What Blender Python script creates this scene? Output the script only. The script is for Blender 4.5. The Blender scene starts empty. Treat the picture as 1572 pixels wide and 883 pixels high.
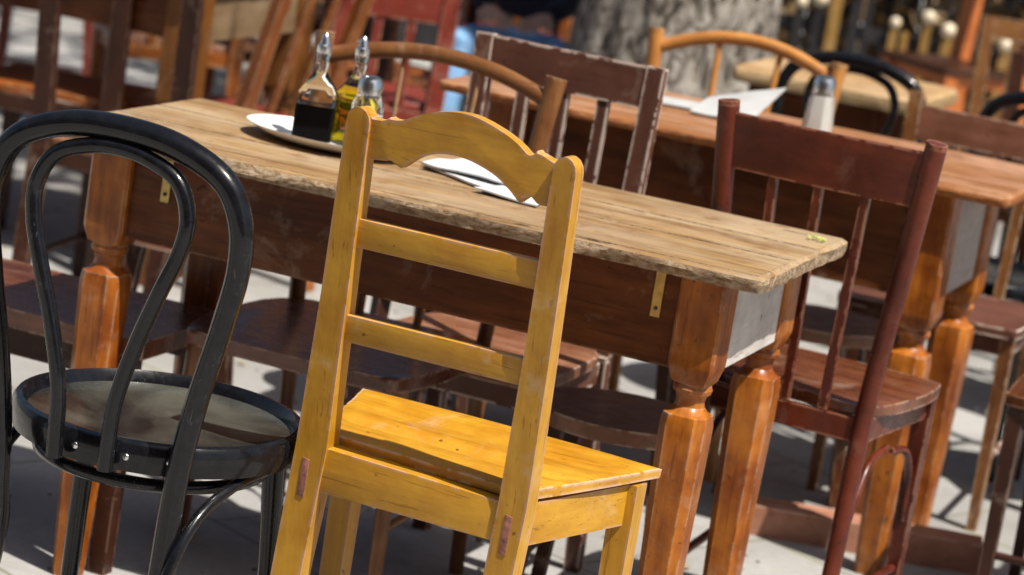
import bpy, bmesh, math, random
from mathutils import Vector, Matrix, noise as mnoise
random.seed(7)
R = math.radians
C = bpy.context.scene.collection
scn = bpy.context.scene

# ------------------------------------------------------------------ camera
CAM = Vector((1.188, -4.4957, 1.7198)); PITCH, YAW, ROLL, FL = 0.20063, 0.34586, 0.15793, 4.37323
fw = Vector((-math.sin(YAW)*math.cos(PITCH), math.cos(YAW)*math.cos(PITCH), -math.sin(PITCH)))
rt = Vector((math.cos(YAW), math.sin(YAW), 0)); up = rt.cross(fw)
rr = math.cos(ROLL)*rt + math.sin(ROLL)*up
uu = -math.sin(ROLL)*rt + math.cos(ROLL)*up
cd = bpy.data.cameras.new('camera'); cam = bpy.data.objects.new('camera', cd); C.objects.link(cam)
m = Matrix.Identity(4)
for i in range(3):
    m[i][0] = rr[i]; m[i][1] = uu[i]; m[i][2] = -fw[i]; m[i][3] = CAM[i]
cam.matrix_world = m
cd.sensor_width = 36; cd.lens = FL*1000/1572*36
cd.clip_start = 0.1; cd.clip_end = 400
cd.dof.use_dof = True; cd.dof.focus_distance = 4.42; cd.dof.aperture_fstop = 4.4; cd.dof.aperture_blades = 0
scn.camera = cam

# ------------------------------------------------------------------ sky, sun, exposure
SUN = Vector((0.48, -0.20, 0.95)).normalized()
w = bpy.data.worlds.new('World'); scn.world = w; w.use_nodes = True
nt = w.node_tree; bg = nt.nodes['Background']; sky = nt.nodes.new('ShaderNodeTexSky')
sky.sky_type = 'NISHITA'; sky.sun_disc = False; sky.dust_density = 3.0; sky.ozone_density = .4
sky.sun_elevation = math.asin(SUN.z); sky.sun_rotation = math.atan2(SUN.x, SUN.y)
nt.links.new(sky.outputs[0], bg.inputs[0]); bg.inputs[1].default_value = 0.06
sd = bpy.data.lights.new('sun', 'SUN'); so = bpy.data.objects.new('sun', sd); C.objects.link(so)
sd.energy = 5.0; sd.angle = R(0.6); sd.color = (1, .955, .88)
so.rotation_euler = (-SUN).to_track_quat('-Z', 'Y').to_euler(); so.location = (4, -3, 9)
scn.view_settings.view_transform = 'Standard'; scn.view_settings.look = 'None'
scn.view_settings.gamma = 1; scn.view_settings.use_curve_mapping = False
scn.view_settings.exposure = 0.52
try: scn.cycles.max_bounces = 8
except Exception: pass

# ------------------------------------------------------------------ materials
class NT:
    def __init__(s, name):
        s.m = bpy.data.materials.new(name); s.m.use_nodes = True
        s.t = s.m.node_tree; s.b = s.t.nodes['Principled BSDF']; s.out = s.t.nodes['Material Output']
    def n(s, typ, **kw):
        x = s.t.nodes.new('ShaderNode'+typ)
        for k, v in kw.items():
            if isinstance(k, str) and k.startswith('i_'): x.inputs[k[2:].replace('_', ' ')].default_value = v
            else: setattr(x, k, v)
        return x
    def l(s, a, b): s.t.links.new(a, b)
    def coord(s, scale=(1, 1, 1), rnd=True):
        tc = s.n('TexCoord'); mp = s.n('Mapping'); mp.inputs['Scale'].default_value = scale
        if rnd:
            oi = s.n('ObjectInfo'); ml = s.n('Vector' 'Math', operation='MULTIPLY_ADD')
            cx = s.n('CombineXYZ'); s.l(oi.outputs['Random'], cx.inputs[0]); s.l(oi.outputs['Random'], cx.inputs[2])
            s.l(cx.outputs[0], ml.inputs[0]); ml.inputs[1].default_value = (7, 7, 7); s.l(tc.outputs['Object'], ml.inputs[2])
            s.l(ml.outputs[0], mp.inputs['Vector'])
        else: s.l(tc.outputs['Object'], mp.inputs['Vector'])
        return mp.outputs[0]
    def noise(s, vec, scale, detail=4, rough=.55, dist=0):
        x = s.n('TexNoise'); s.l(vec, x.inputs['Vector']); x.inputs['Scale'].default_value = scale
        x.inputs['Detail'].default_value = detail; x.inputs['Roughness'].default_value = rough; x.inputs['Distortion'].default_value = dist
        return x.outputs['Fac']
    def ramp(s, fac, stops):
        r = s.n('ValToRGB'); s.l(fac, r.inputs[0]); el = r.color_ramp.elements
        while len(el) < len(stops): el.new(0.5)
        for e, (p, c) in zip(el, stops):
            e.position = p; e.color = (c, c, c, 1) if isinstance(c, (int, float)) else (*c, 1)
        return r.outputs[0]
    def mix(s, fac, a, b, mode='MIX'):
        x = s.n('Mix', data_type='RGBA', blend_type=mode)
        for sock, v in ((x.inputs[0], fac), (x.inputs[6], a), (x.inputs[7], b)):
            if isinstance(v, (int, float)): sock.default_value = v
            elif isinstance(v, tuple): sock.default_value = (*v, 1)
            else: s.l(v, sock)
        return x.outputs[2]
    def math(s, op, a, b=None):
        x = s.n('Math', operation=op)
        for sock, v in ((x.inputs[0], a), (x.inputs[1], b)):
            if v is None: continue
            if isinstance(v, (int, float)): sock.default_value = v
            else: s.l(v, sock)
        return x.outputs[0]

AX = {'x': (.12, 1, 1), 'y': (1, .12, 1), 'z': (1, 1, .12)}
_wc = {}
def wood(name, c1, c2, rough=.4, axis='z', wear=None, wamt=.5, grain=60, gstr=.5, bump=.25, spec=.4, blotch=None, coat=0, chip=None, chipamt=.62, dots=.27, rubs=.35):
    key = name+axis
    if key in _wc: return _wc[key]
    s = NT(name+'_'+axis)
    v = s.coord(AX[axis])
    g1 = s.noise(v, grain, 5, .6, .3); g2 = s.noise(v, grain*.28, 4, .55, 1.2)
    iso = s.coord((1, 1, 1)); bl = s.noise(iso, 9, 4, .6)
    gm = s.math('ADD', s.math('MULTIPLY', g1, .5), s.math('MULTIPLY', g2, .5))
    f = s.ramp(gm, [(.5-.22*(1.1-gstr*.6), 0), (.5+.22*(1.1-gstr*.6), 1)])
    col = s.mix(f, c1, c2)
    # larger uneven tone of old varnish / paint
    col = s.mix(s.ramp(bl, [(.36, 0), (.66, 1)]), col, s.mix(1.0, col, blotch or (.72, .66, .62), 'MULTIPLY'))
    # small dark dents and nail marks
    sp = s.noise(iso, 75, 2, .5)
    msk = s.ramp(s.noise(iso, 5, 3, .6), [(.50, 0), (.62, 1)])
    col = s.mix(s.math('MULTIPLY', s.ramp(sp, [(dots+.03, 1), (dots+.065, 0)]), msk), col, s.mix(1.0, col, (.35, .3, .3), 'MULTIPLY'))
    # hairline scratches and drag marks running with the grain
    scr = s.ramp(s.noise(s.coord(tuple(q if q < 1 else 1 for q in (x*.35 if x < 1 else x for x in AX[axis]))), 150, 3, .6, .6), [(.345, 1), (.37, 0)])
    col = s.mix(s.math('MULTIPLY', scr, .6), col, s.mix(1.0, col, (.45, .38, .32), 'MULTIPLY'))
    # rubbed paler patches
    rub = s.math('MULTIPLY', s.ramp(s.noise(iso, 7, 5, .7, .5), [(.58, 0), (.70, 1)]), rubs)
    col = s.mix(rub, col, s.mix(.55, col, (.62, .5, .38)))
    rg = s.ramp(s.noise(iso, 30, 4, .6), [(.3, rough-.1), (.7, rough+.14)])
    if chip:
        ck = s.ramp(s.noise(iso, 22, 6, .7), [(chipamt, 0), (chipamt+.02, 1)])
        col = s.mix(ck, col, chip)
    if wear:
        bv = s.n('Bevel', samples=4); bv.inputs['Radius'].default_value = .009
        ge = s.n('NewGeometry'); dt = s.n('VectorMath', operation='DOT_PRODUCT')
        s.l(bv.outputs[0], dt.inputs[0]); s.l(ge.outputs['Normal'], dt.inputs[1])
        e = s.math('SUBTRACT', 1.0, dt.outputs['Value'])
        k = s.math('MULTIPLY', e, s.ramp(s.noise(iso, 26, 6, .7), [(.45, 0), (.53, 1)]))
        k = s.ramp(k, [(.05/wamt*.5, 0), (.05/wamt*.5+.05, 1)])
        col = s.mix(k, col, wear); rg = s.mix(k, rg, (.8, .8, .8))
    s.l(col, s.b.inputs['Base Color']); s.l(rg, s.b.inputs['Roughness'])
    s.b.inputs['Specular IOR Level'].default_value = spec
    s.b.inputs['Coat Weight'].default_value = coat; s.b.inputs['Coat Roughness'].default_value = .22
    bp = s.n('Bump'); bp.inputs['Strength'].default_value = bump; bp.inputs['Distance'].default_value = .002
    s.l(s.math('ADD', gm, s.math('MULTIPLY', bl, 1.5)), bp.inputs['Height']); s.l(bp.outputs[0], s.b.inputs['Normal'])
    _wc[key] = s.m
    return s.m

def simple(name, col, rough=.5, metal=0, var=.15, sc=20, bump=.1, **kw):
    s = NT(name); v = s.coord(); n = s.noise(v, sc, 5, .6)
    c = s.mix(s.ramp(n, [(.3, 0), (.7, 1)]), tuple(x*(1-var) for x in col), tuple(min(1, x*(1+var)) for x in col))
    s.l(c, s.b.inputs['Base Color']); s.l(s.ramp(n, [(.3, max(.02, rough-.07)), (.7, rough+.1)]), s.b.inputs['Roughness'])
    s.b.inputs['Metallic'].default_value = metal
    bp = s.n('Bump'); bp.inputs['Strength'].default_value = bump; bp.inputs['Distance'].default_value = .002
    s.l(n, bp.inputs['Height']); s.l(bp.outputs[0], s.b.inputs['Normal'])
    for k, x in kw.items(): s.b.inputs[k.replace('_', ' ')].default_value = x
    return s.m

def yellow(ax): return wood('yellow_paint', (.43, .205, .012), (.62, .335, .030), .38, ax, wear=(.50, .28, .18), wamt=2.4, grain=52, gstr=.5, bump=.6, blotch=(.80, .70, .52), chip=(.36, .18, .10), chipamt=.70, coat=.05, dots=.235, rubs=.5)
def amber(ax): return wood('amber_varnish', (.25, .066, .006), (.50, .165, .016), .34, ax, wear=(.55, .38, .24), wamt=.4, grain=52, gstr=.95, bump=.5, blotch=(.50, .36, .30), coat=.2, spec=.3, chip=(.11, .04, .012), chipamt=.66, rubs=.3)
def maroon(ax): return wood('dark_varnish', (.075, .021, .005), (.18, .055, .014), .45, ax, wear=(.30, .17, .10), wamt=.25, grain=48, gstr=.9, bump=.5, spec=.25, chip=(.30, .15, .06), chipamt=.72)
def redw(ax): return wood('red_brown_paint', (.065, .010, .006), (.155, .030, .011), .3, ax, wear=(.38, .17, .10), wamt=.4, grain=36, gstr=.4, bump=.3, coat=.12, spec=.3, blotch=(.5, .42, .42), rubs=.12)
def redor(ax): return wood('red_orange_paint', (.17, .026, .017), (.27, .045, .026), .4, ax, wear=(.5, .3, .22), wamt=.4, grain=36, gstr=.4, coat=.2)
def worn(ax): return wood('chipped_brown_paint', (.085, .030, .019), (.14, .052, .030), .5, ax, wear=(.78, .66, .56), wamt=4.0, grain=36, gstr=.5, bump=.4)
def honey(ax): return wood('honey_wood', (.46, .185, .042), (.62, .29, .075), .33, ax, wear=(.6, .4, .2), wamt=.3, grain=44, gstr=.6, coat=.25)
def oldwood(ax): return wood('old_brown_wood', (.16, .062, .018), (.30, .135, .045), .38, ax, wear=(.5, .38, .25), wamt=.6, grain=46, gstr=.8, coat=.15, blotch=(.6, .5, .42))
def darkw(ax): return wood('dark_brown_wood', (.030, .010, .006), (.062, .022, .012), .4, ax, wear=(.20, .12, .08), wamt=.2, grain=40, gstr=.5, spec=.25)
def orangew(ax): return wood('orange_wood', (.24, .065, .011), (.34, .105, .02), .4, ax, wear=(.6, .4, .2), wamt=.3, grain=40, gstr=.5)
def seatw(ax): return wood('worn_seat_wood', (.17, .065, .03), (.31, .15, .085), .42, ax, wear=(.5, .38, .3), wamt=.8, grain=36, gstr=.8, coat=.1, blotch=(.62, .5, .45))

def gloss(ax): return wood('glossy_seat_brown', (.10, .030, .014), (.21, .075, .034), .28, ax, wear=(.42, .26, .18), wamt=.6, grain=44, gstr=.8, coat=.45, blotch=(.55, .45, .4))
def mk_top(name, zt, lim, ca, cb, crack, grey, rough=.62, ecs=((.07, .04, .02), (.25, .15, .075), (.42, .31, .20), (.56, .46, .36))):
    s = NT(name); v = s.coord((.07, 1, 1), False); iso = s.coord((1, 1, 1), False)
    g1 = s.noise(v, 95, 6, .65, .2); g2 = s.noise(v, 26, 5, .6, 1.0); bl = s.noise(s.coord((.35, 1, 1), False), 8, 5, .65)
    gm = s.math('ADD', s.math('MULTIPLY', g1, .45), s.math('MULTIPLY', g2, .55))
    col = s.mix(s.ramp(gm, [(.38, 0), (.58, 1)]), ca, cb)
    col = s.mix(s.ramp(bl, [(.42, 0), (.6, .85)]), col, s.mix(s.ramp(g2, [(.35, 0), (.65, 1)]), grey, tuple(x*1.25 for x in grey)))
    col = s.mix(s.ramp(s.noise(v, 55, 5, .7, .4), [(.315, 1), (.36, 0)]), col, crack)
    col = s.mix(s.ramp(s.noise(iso, 14, 5, .7), [(.54, 0), (.68, .75)]), col, (.20, .10, .04))
    col = s.mix(s.math('MULTIPLY', s.ramp(s.noise(s.coord((.5, 1, 1), False), 4, 5, .65, .6), [(.50, 0), (.62, 1)]), .5), col, s.mix(1.0, col, (.62, .52, .42), 'MULTIPLY'))
    # worn sides of the slab: rough end grain, pale with dark pits
    ge = s.n('NewGeometry'); sx = s.n('SeparateXYZ'); s.l(ge.outputs['True Normal'], sx.inputs[0])
    side = s.ramp(sx.outputs[2], [(.55, 1), (.8, 0)])
    pit = s.noise(s.coord((.55, 1, 1.3), False), 85, 6, .75, .5)
    ec = s.ramp(pit, [(.34, ecs[0]), (.44, ecs[1]), (.53, ecs[2]), (.68, ecs[3])])
    col = s.mix(s.math('MULTIPLY', side, .85), col, ec)
    # dirt packed in the open joints between the planks
    tc = s.n('TexCoord'); sz = s.n('SeparateXYZ'); s.l(tc.outputs['Object'], sz.inputs[0])
    jn = s.math('MULTIPLY', s.math('LESS_THAN', sz.outputs[2], zt-.0035), s.math('GREATER_THAN', sx.outputs[2], .25))
    jn = s.math('MULTIPLY', jn, s.math('GREATER_THAN', sz.outputs[2], zt-.021))
    jn = s.math('MULTIPLY', jn, s.math('LESS_THAN', s.math('ABSOLUTE', sz.outputs[1]), lim[1]))
    jn = s.math('MULTIPLY', jn, s.math('LESS_THAN', s.math('ABSOLUTE', sz.outputs[0]), lim[0]))
    col = s.mix(jn, col, (.035, .022, .012))
    # knots and old cup rings
    vo = s.n('TexVoronoi'); s.l(s.coord((.6, 1, .01), False), vo.inputs['Vector']); vo.inputs['Scale'].default_value = 3.4
    kn = s.ramp(vo.outputs['Distance'], [(.035, 1), (.06, 0)]); col = s.mix(s.math('MULTIPLY', kn, .8), col, (.085, .04, .018))
    s.l(col, s.b.inputs['Base Color']); s.b.inputs['Specular IOR Level'].default_value = .3
    s.l(s.ramp(bl, [(.3, rough-.12), (.7, rough+.1)]), s.b.inputs['Roughness'])
    bp = s.n('Bump'); bp.inputs['Strength'].default_value = .8; bp.inputs['Distance'].default_value = .003
    s.l(s.math('ADD', gm, s.math('MULTIPLY', s.math('MULTIPLY', pit, side), 3)), bp.inputs['Height']); s.l(bp.outputs[0], s.b.inputs['Normal'])
    return s.m
M_top = mk_top('weathered_tabletop', .86, (.662, .262), (.14, .07, .024), (.36, .225, .10), (.05, .03, .015), (.32, .235, .145))
AE = ((.20, .05, .008), (.36, .10, .016), (.46, .16, .03), (.55, .26, .09))
M_top2 = mk_top('orange_tabletop', .88, (.635, .265), (.26, .10, .035), (.37, .17, .07), (.10, .04, .02), (.36, .20, .12), .4, AE)
M_top3 = mk_top('beige_tabletop', .825, (.25, .23), (.34, .20, .085), (.46, .29, .13), (.10, .04, .02), (.42, .29, .17), .5, ((.40, .25, .10), (.50, .33, .15), (.55, .38, .19), (.6, .43, .25)))
M_grey = wood('pale_grey_panel', (.56, .52, .48), (.74, .70, .66), .45, 'y', grain=44, gstr=.7, bump=.4, blotch=(.72, .70, .68), chip=(.12, .09, .07), chipamt=.74)  # pale grey base with blotches for the near table's side aprons
M_greyd = wood('mid_grey_panel', (.38, .33, .30), (.50, .45, .41), .4, 'y', grain=30, gstr=.6, bump=.25, blotch=(.75, .75, .78))  # mid grey base, mainly for the other tables' side aprons
M_tan = wood('tan_panel', (.20, .135, .07), (.27, .185, .10), .5, 'y', grain=30, gstr=.4)
def mk_black():
    s = NT('black_lacquer'); iso = s.coord()
    n = s.noise(iso, 40, 5, .7)
    col = s.mix(s.ramp(n, [(.3, 0), (.75, 1)]), (.003, .003, .004), (.009, .0095, .012))
    ck = s.math('MULTIPLY', s.ramp(s.noise(s.coord((1, 1, .4)), 110, 6, .8, .8), [(.57, 0), (.62, 1)]), s.ramp(s.noise(iso, 4.5, 4, .7), [(.56, 0), (.66, .45)]))
    col = s.mix(ck, col, (.17, .16, .155))
    s.l(col, s.b.inputs['Base Color']); s.l(s.ramp(s.noise(iso, 60, 4, .6), [(.3, .16), (.7, .36)]), s.b.inputs['Roughness'])
    s.b.inputs['Coat Weight'].default_value = .5; s.b.inputs['Coat Roughness'].default_value = .10; s.b.inputs['Specular IOR Level'].default_value = .18
    bp = s.n('Bump'); bp.inputs['Strength'].default_value = .3; bp.inputs['Distance'].default_value = .002
    s.l(n, bp.inputs['Height']); s.l(bp.outputs[0], s.b.inputs['Normal']); return s.m
M_black = mk_black()
def mk_blackseat():
    s = NT('worn_black_seat'); iso = s.coord()
    n = s.noise(iso, 5, 4, .55, .6); n2 = s.noise(iso, 160, 3, .6)
    col = s.mix(s.ramp(n, [(.38, 0), (.62, 1)]), (.012, .012, .012), (.085, .083, .066))
    col = s.mix(s.ramp(n2, [(.48, 0), (.7, .10)]), col, (.2, .2, .17))
    s.l(col, s.b.inputs['Base Color']); s.l(s.ramp(s.noise(iso, 12, 4, .6), [(.3, .08), (.7, .22)]), s.b.inputs['Roughness'])
    s.b.inputs['Coat Weight'].default_value = 1; s.b.inputs['Coat Roughness'].default_value = .06
    bp = s.n('Bump'); bp.inputs['Strength'].default_value = .25; bp.inputs['Distance'].default_value = .001
    s.l(n2, bp.inputs['Height']); s.l(bp.outputs[0], s.b.inputs['Normal']); return s.m
M_bseat = mk_blackseat()
M_brass = simple('aged_brass', (.55, .40, .14), .42, .7, .3, 60)
M_steel = simple('steel', (.75, .75, .76), .22, 1, .05, 40)
M_porc = simple('white_porcelain', (.80, .79, .77), .12, 0, .03, 6, .02)
M_paper = simple('white_paper', (.55, .55, .565), .8, 0, .03, 40, .15)
M_salt = simple('salt', (.82, .80, .77), .9, 0, .05, 200, .4)
M_menu = simple('off_white_card', (.42, .42, .41), .7, 0, .06, 30, .1)
M_leaf_bit = simple('yellow_green_petal', (.50, .55, .16), .6, 0, .3, 60)
M_plug = simple('mortise_plug', (.25, .10, .07), .6, 0, .6, 110, .3)
M_denim = simple('denim', (.20, .38, .62), .85, 0, .45, 14, .3)
M_jacket = simple('navy_jacket', (.012, .013, .028), .8, 0, .4, 14, .3)
M_skin = simple('skin', (.46, .27, .19), .5, 0, .08, 14, .1)
M_hair = simple('dark_hair', (.03, .02, .015), .6, 0, .3, 60, .4)
M_shoe = simple('dark_shoe', (.03, .025, .022), .5, 0, .2, 20)
M_whiteknob = simple('cream_knob', (.66, .56, .40), .35, 0, .3, 14)
M_fgold = wood('old_gold_wood', (.34, .19, .05), (.50, .30, .09), .5, 'z', grain=30, gstr=.6)
M_fdark = wood('dark_fence_wood', (.018, .018, .022), (.045, .042, .045), .5, 'z', grain=30, gstr=.6)
M_wall = wood('dark_timber_wall', (.012, .011, .012), (.028, .024, .024), .6, 'z', grain=12, gstr=.6)
def glass(name, col=(1, 1, 1), rough=.02, ior=1.45):
    s = NT(name); s.b.inputs['Base Color'].default_value = (*col, 1); s.b.inputs['Transmission Weight'].default_value = 1
    s.b.inputs['Roughness'].default_value = rough; s.b.inputs['IOR'].default_value = ior; return s.m
M_glass = glass('clear_glass', (.95, .98, .96))
M_oil = glass('olive_oil', (.85, .68, .03), .02, 1.4)
M_vin = simple('dark_vinegar', (.0015, .001, .001), .12, 0, .1, 10, 0, Specular_IOR_Level=.06)
def mk_bark():
    s = NT('bark'); iso = s.coord((1, 1, .6), False); n = s.noise(iso, 19, 8, .75, 1.4); n2 = s.noise(s.coord((1, 1, 1), False), 5, 4, .6)
    col = s.ramp(n, [(.41, (.03, .024, .018)), (.46, (.20, .16, .12)), (.51, (.44, .39, .33)), (.62, (.68, .63, .56))])
    s.l(s.mix(s.ramp(n2, [(.4, 0), (.65, .6)]), col, s.mix(1.0, col, (.5, .45, .38), 'MULTIPLY')), s.b.inputs['Base Color'])
    s.b.inputs['Roughness'].default_value = .9
    bp = s.n('Bump'); bp.inputs['Strength'].default_value = 1; bp.inputs['Distance'].default_value = .03
    s.l(n, bp.inputs['Height']); s.l(bp.outputs[0], s.b.inputs['Normal']); return s.m
M_bark = mk_bark()
def mk_leaf():
    s = NT('leaf'); oi = s.noise(s.coord((1, 1, 1), False), 3, 2)
    s.l(s.mix(oi, (.035, .075, .015), (.09, .15, .03)), s.b.inputs['Base Color']); s.b.inputs['Roughness'].default_value = .5
    return s.m
M_leaf = mk_leaf()
def mk_ground():
    s = NT('pale_concrete'); iso = s.coord((1, 1, 1), False)
    n = s.noise(iso, 2.2, 6, .62, .4); n2 = s.noise(iso, 45, 5, .7); n3 = s.noise(iso, .7, 3, .5)
    col = s.mix(s.ramp(n, [(.35, 0), (.65, 1)]), (.27, .26, .243), (.39, .378, .36))
    col = s.mix(s.ramp(n2, [(.3, 0), (.7, 1)]), s.mix(1.0, col, (.82, .81, .8), 'MULTIPLY'), col)
    col = s.mix(s.ramp(n3, [(.50, 0), (.62, .6)]), col, (.22, .21, .195))
    col = s.mix(s.ramp(s.noise(iso, 26, 6, .75), [(.64, 0), (.68, .8)]), col, (.17, .155, .135))
    # paving joints of the flagstones
    br = s.n('TexBrick'); mp = s.n('Mapping'); tc = s.n('TexCoord'); mp.inputs['Rotation'].default_value = (0, 0, .45); s.l(tc.outputs['Object'], mp.inputs[0]); s.l(mp.outputs[0], br.inputs[0])
    br.inputs['Scale'].default_value = 1; br.inputs['Mortar Size'].default_value = .007; br.inputs['Mortar Smooth'].default_value = .6
    br.inputs['Brick Width'].default_value = .9; br.inputs['Row Height'].default_value = .6
    col = s.mix(s.math('MULTIPLY', br.outputs['Fac'], .75), col, s.mix(s.ramp(n, [(.45, 0), (.6, 1)]), (.15, .135, .105), (.17, .17, .055)))
    s.l(col, s.b.inputs['Base Color']); s.b.inputs['Roughness'].default_value = .85
    bp = s.n('Bump'); bp.inputs['Strength'].default_value = .4; bp.inputs['Distance'].default_value = .006
    s.l(s.math('SUBTRACT', n2, br.outputs['Fac']), bp.inputs['Height']); s.l(bp.outputs[0], s.b.inputs['Normal']); return s.m
M_ground = mk_ground()

# ------------------------------------------------------------------ mesh helpers
def finish(bm, ang=38):
    bmesh.ops.recalc_face_normals(bm, faces=bm.faces)
    for f in bm.faces: f.smooth = True
    for e in bm.edges:
        if len(e.link_faces) == 2 and e.calc_face_angle(0) > R(ang): e.smooth = False
def obj(name, bm, mat, parent=None, ang=38):
    finish(bm, ang)
    me = bpy.data.meshes.new(name); bm.to_mesh(me); bm.free()
    o = bpy.data.objects.new(name, me); C.objects.link(o)
    if mat: me.materials.append(mat)
    if parent: o.parent = parent
    return o
def thing(name, label, cat, loc=(0, 0, 0), rz=0, group=None):
    o = bpy.data.objects.new(name, None); C.objects.link(o); o.empty_display_size = .1
    o.location = loc; o.rotation_euler = (0, 0, rz); o['label'] = label; o['category'] = cat
    if group: o['group'] = group
    return o
def tag(o, label, cat, group=None):
    o['label'] = label; o['category'] = cat
    if group: o['group'] = group
    return o
def NB(): return bmesh.new()
def beam(bm, p0, p1, w, d, side=(1, 0, 0), w1=None, d1=None, bev=.003, seg=1, wob=.0):
    """bar with rectangular section from p0 to p1; w along side, d across; rounded arrises, faintly uneven"""
    p0 = Vector(p0); p1 = Vector(p1); ax = (p1-p0); L = ax.length; ax.normalize()
    sx = Vector(side); sx = (sx-ax*sx.dot(ax)).normalized(); sy = ax.cross(sx)
    w1 = w if w1 is None else w1; d1 = d if d1 is None else d1
    n = max(1, seg); rings = []
    for i in range(n+1):
        t = i/n; c = p0+ax*L*t; a = (w+(w1-w)*t)/2; b = (d+(d1-d)*t)/2
        if wob and 0 < i < n: c = c+sx*random.uniform(-wob, wob)+sy*random.uniform(-wob, wob)
        rings.append([bm.verts.new(c+sx*x*a+sy*y*b) for x, y in ((-1, -1), (1, -1), (1, 1), (-1, 1))])
    fs = [bm.faces.new(rings[0][::-1]), bm.faces.new(rings[-1])]
    for i in range(n):
        for k in range(4): fs.append(bm.faces.new((rings[i][k], rings[i][(k+1) % 4], rings[i+1][(k+1) % 4], rings[i+1][k])))
    if bev:
        es = set()
        for f in fs:
            for e in f.edges:
                if e.calc_face_angle(0) > .5: es.add(e)
        bmesh.ops.bevel(bm, geom=list(es), offset=bev, segments=2, affect='EDGES', profile=.6)
    return bm
def catmull(pts, n=8, closed=False):
    P = [Vector(p) for p in pts]; out = []
    m_ = len(P); rng = m_ if closed else m_-1
    for i in range(rng):
        a = P[(i-1) % m_] if (closed or i > 0) else P[0]*2-P[1]
        b = P[i]; c = P[(i+1) % m_]
        d = P[(i+2) % m_] if (closed or i+2 < m_) else P[-1]*2-P[-2]
        for k in range(n):
            t = k/n
            out.append(.5*((2*b)+(-a+c)*t+(2*a-5*b+4*c-d)*t*t+(-a+3*b-3*c+d)*t**3))
    if not closed: out.append(P[-1])
    return out
def tube(bm, pts, r, n=14, closed=False, sm=8, flat=1.0, nrm=(0, 1, 0)):
    """bent round bar; r is a number or a function of 0..1; flat squeezes it along nrm"""
    Q = catmull(pts, sm, closed) if sm > 1 else [Vector(p) for p in pts]
    N = len(Q); rings = []; nv = Vector(nrm)
    for i, q in enumerate(Q):
        a = Q[i-1] if (i > 0 or closed) else q; b = Q[(i+1) % N] if (i < N-1 or closed) else q
        t = (b-a).normalized(); y = (nv-t*nv.dot(t))
        if y.length < 1e-3: y = Vector((1, 0, 0))-t*t.x
        y.normalize(); x = t.cross(y); rad = r(i/(N-1)) if callable(r) else r
        rings.append([bm.verts.new(q+(x*math.cos(2*math.pi*k/n)+y*math.sin(2*math.pi*k/n)*flat)*rad) for k in range(n)])
    for i in range(N if closed else N-1):
        A, B = rings[i], rings[(i+1) % N]
        for k in range(n): bm.faces.new((A[k], A[(k+1) % n], B[(k+1) % n], B[k]))
    if not closed: bm.faces.new(rings[0][::-1]); bm.faces.new(rings[-1])
    return bm
def lathe(bm, prof, c=(0, 0, 0), n=32, shape=None, sq=None):
    """turned form: prof = [(z, r, squareness 0..2)]; 0 round, 1 octagonal, 2 square"""
    rings = []
    for p in prof:
        z, r = p[0], p[1]; k_ = p[2] if len(p) > 2 else 0; ring = []
        if k_:
            ch = (1-.40) if k_ == 1 else (1-.13)
            cr_ = [(1, -ch), (1, ch), (ch, 1), (-ch, 1), (-1, ch), (-1, -ch), (-ch, -1), (ch, -1)]; q8 = n//8
            for i in range(8):
                (ax_, ay_), (bx_, by_) = cr_[i], cr_[(i+1) % 8]
                for j in range(q8): t_ = j/q8; ring.append(bm.verts.new((c[0]+r*(ax_+(bx_-ax_)*t_), c[1]+r*(ay_+(by_-ay_)*t_), c[2]+z)))
        else:
            for k in range(n):
                a = 2*math.pi*k/n-math.pi/8; ring.append(bm.verts.new((c[0]+math.cos(a)*r, c[1]+math.sin(a)*r, c[2]+z)))
        rings.append(ring)
    for A, B in zip(rings, rings[1:]):
        for k in range(n): bm.faces.new((A[k], A[(k+1) % n], B[(k+1) % n], B[k]))
    bm.faces.new(rings[0][::-1]); bm.faces.new(rings[-1])
    return bm
def plate_poly(bm, pts2, th, frame, bev=.003, seg=2):
    """flat outlined board; pts2 outline (a,b); frame(a,b,t) -> xyz, t thickness"""
    lo = [bm.verts.new(frame(a, b, 0)) for a, b in pts2]; hi = [bm.verts.new(frame(a, b, th)) for a, b in pts2]
    n = len(pts2); f1 = bm.faces.new(lo[::-1]); f2 = bm.faces.new(hi)
    for i in range(n): bm.faces.new((lo[i], lo[(i+1) % n], hi[(i+1) % n], hi[i]))
    if bev:
        es = list(set(f1.edges) | set(f2.edges))
        bmesh.ops.bevel(bm, geom=es, offset=bev, segments=seg, affect='EDGES', profile=.6)
    return bm
def smooth_outline(pts, n=5):
    return [(v.x, v.y) for v in catmull([(a, b, 0) for a, b in pts], n, True)]
def arc_out(pts, n=5):
    return [(v.x, v.y) for v in catmull([(a, b, 0) for a, b in pts], n, False)]

# ------------------------------------------------------------------ ground
bm = NB()
bmesh.ops.create_grid(bm, x_segments=2, y_segments=2, size=150)
g = obj('ground', bm, M_ground); g.location = (0, 30, 0); g['kind'] = 'structure'

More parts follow.
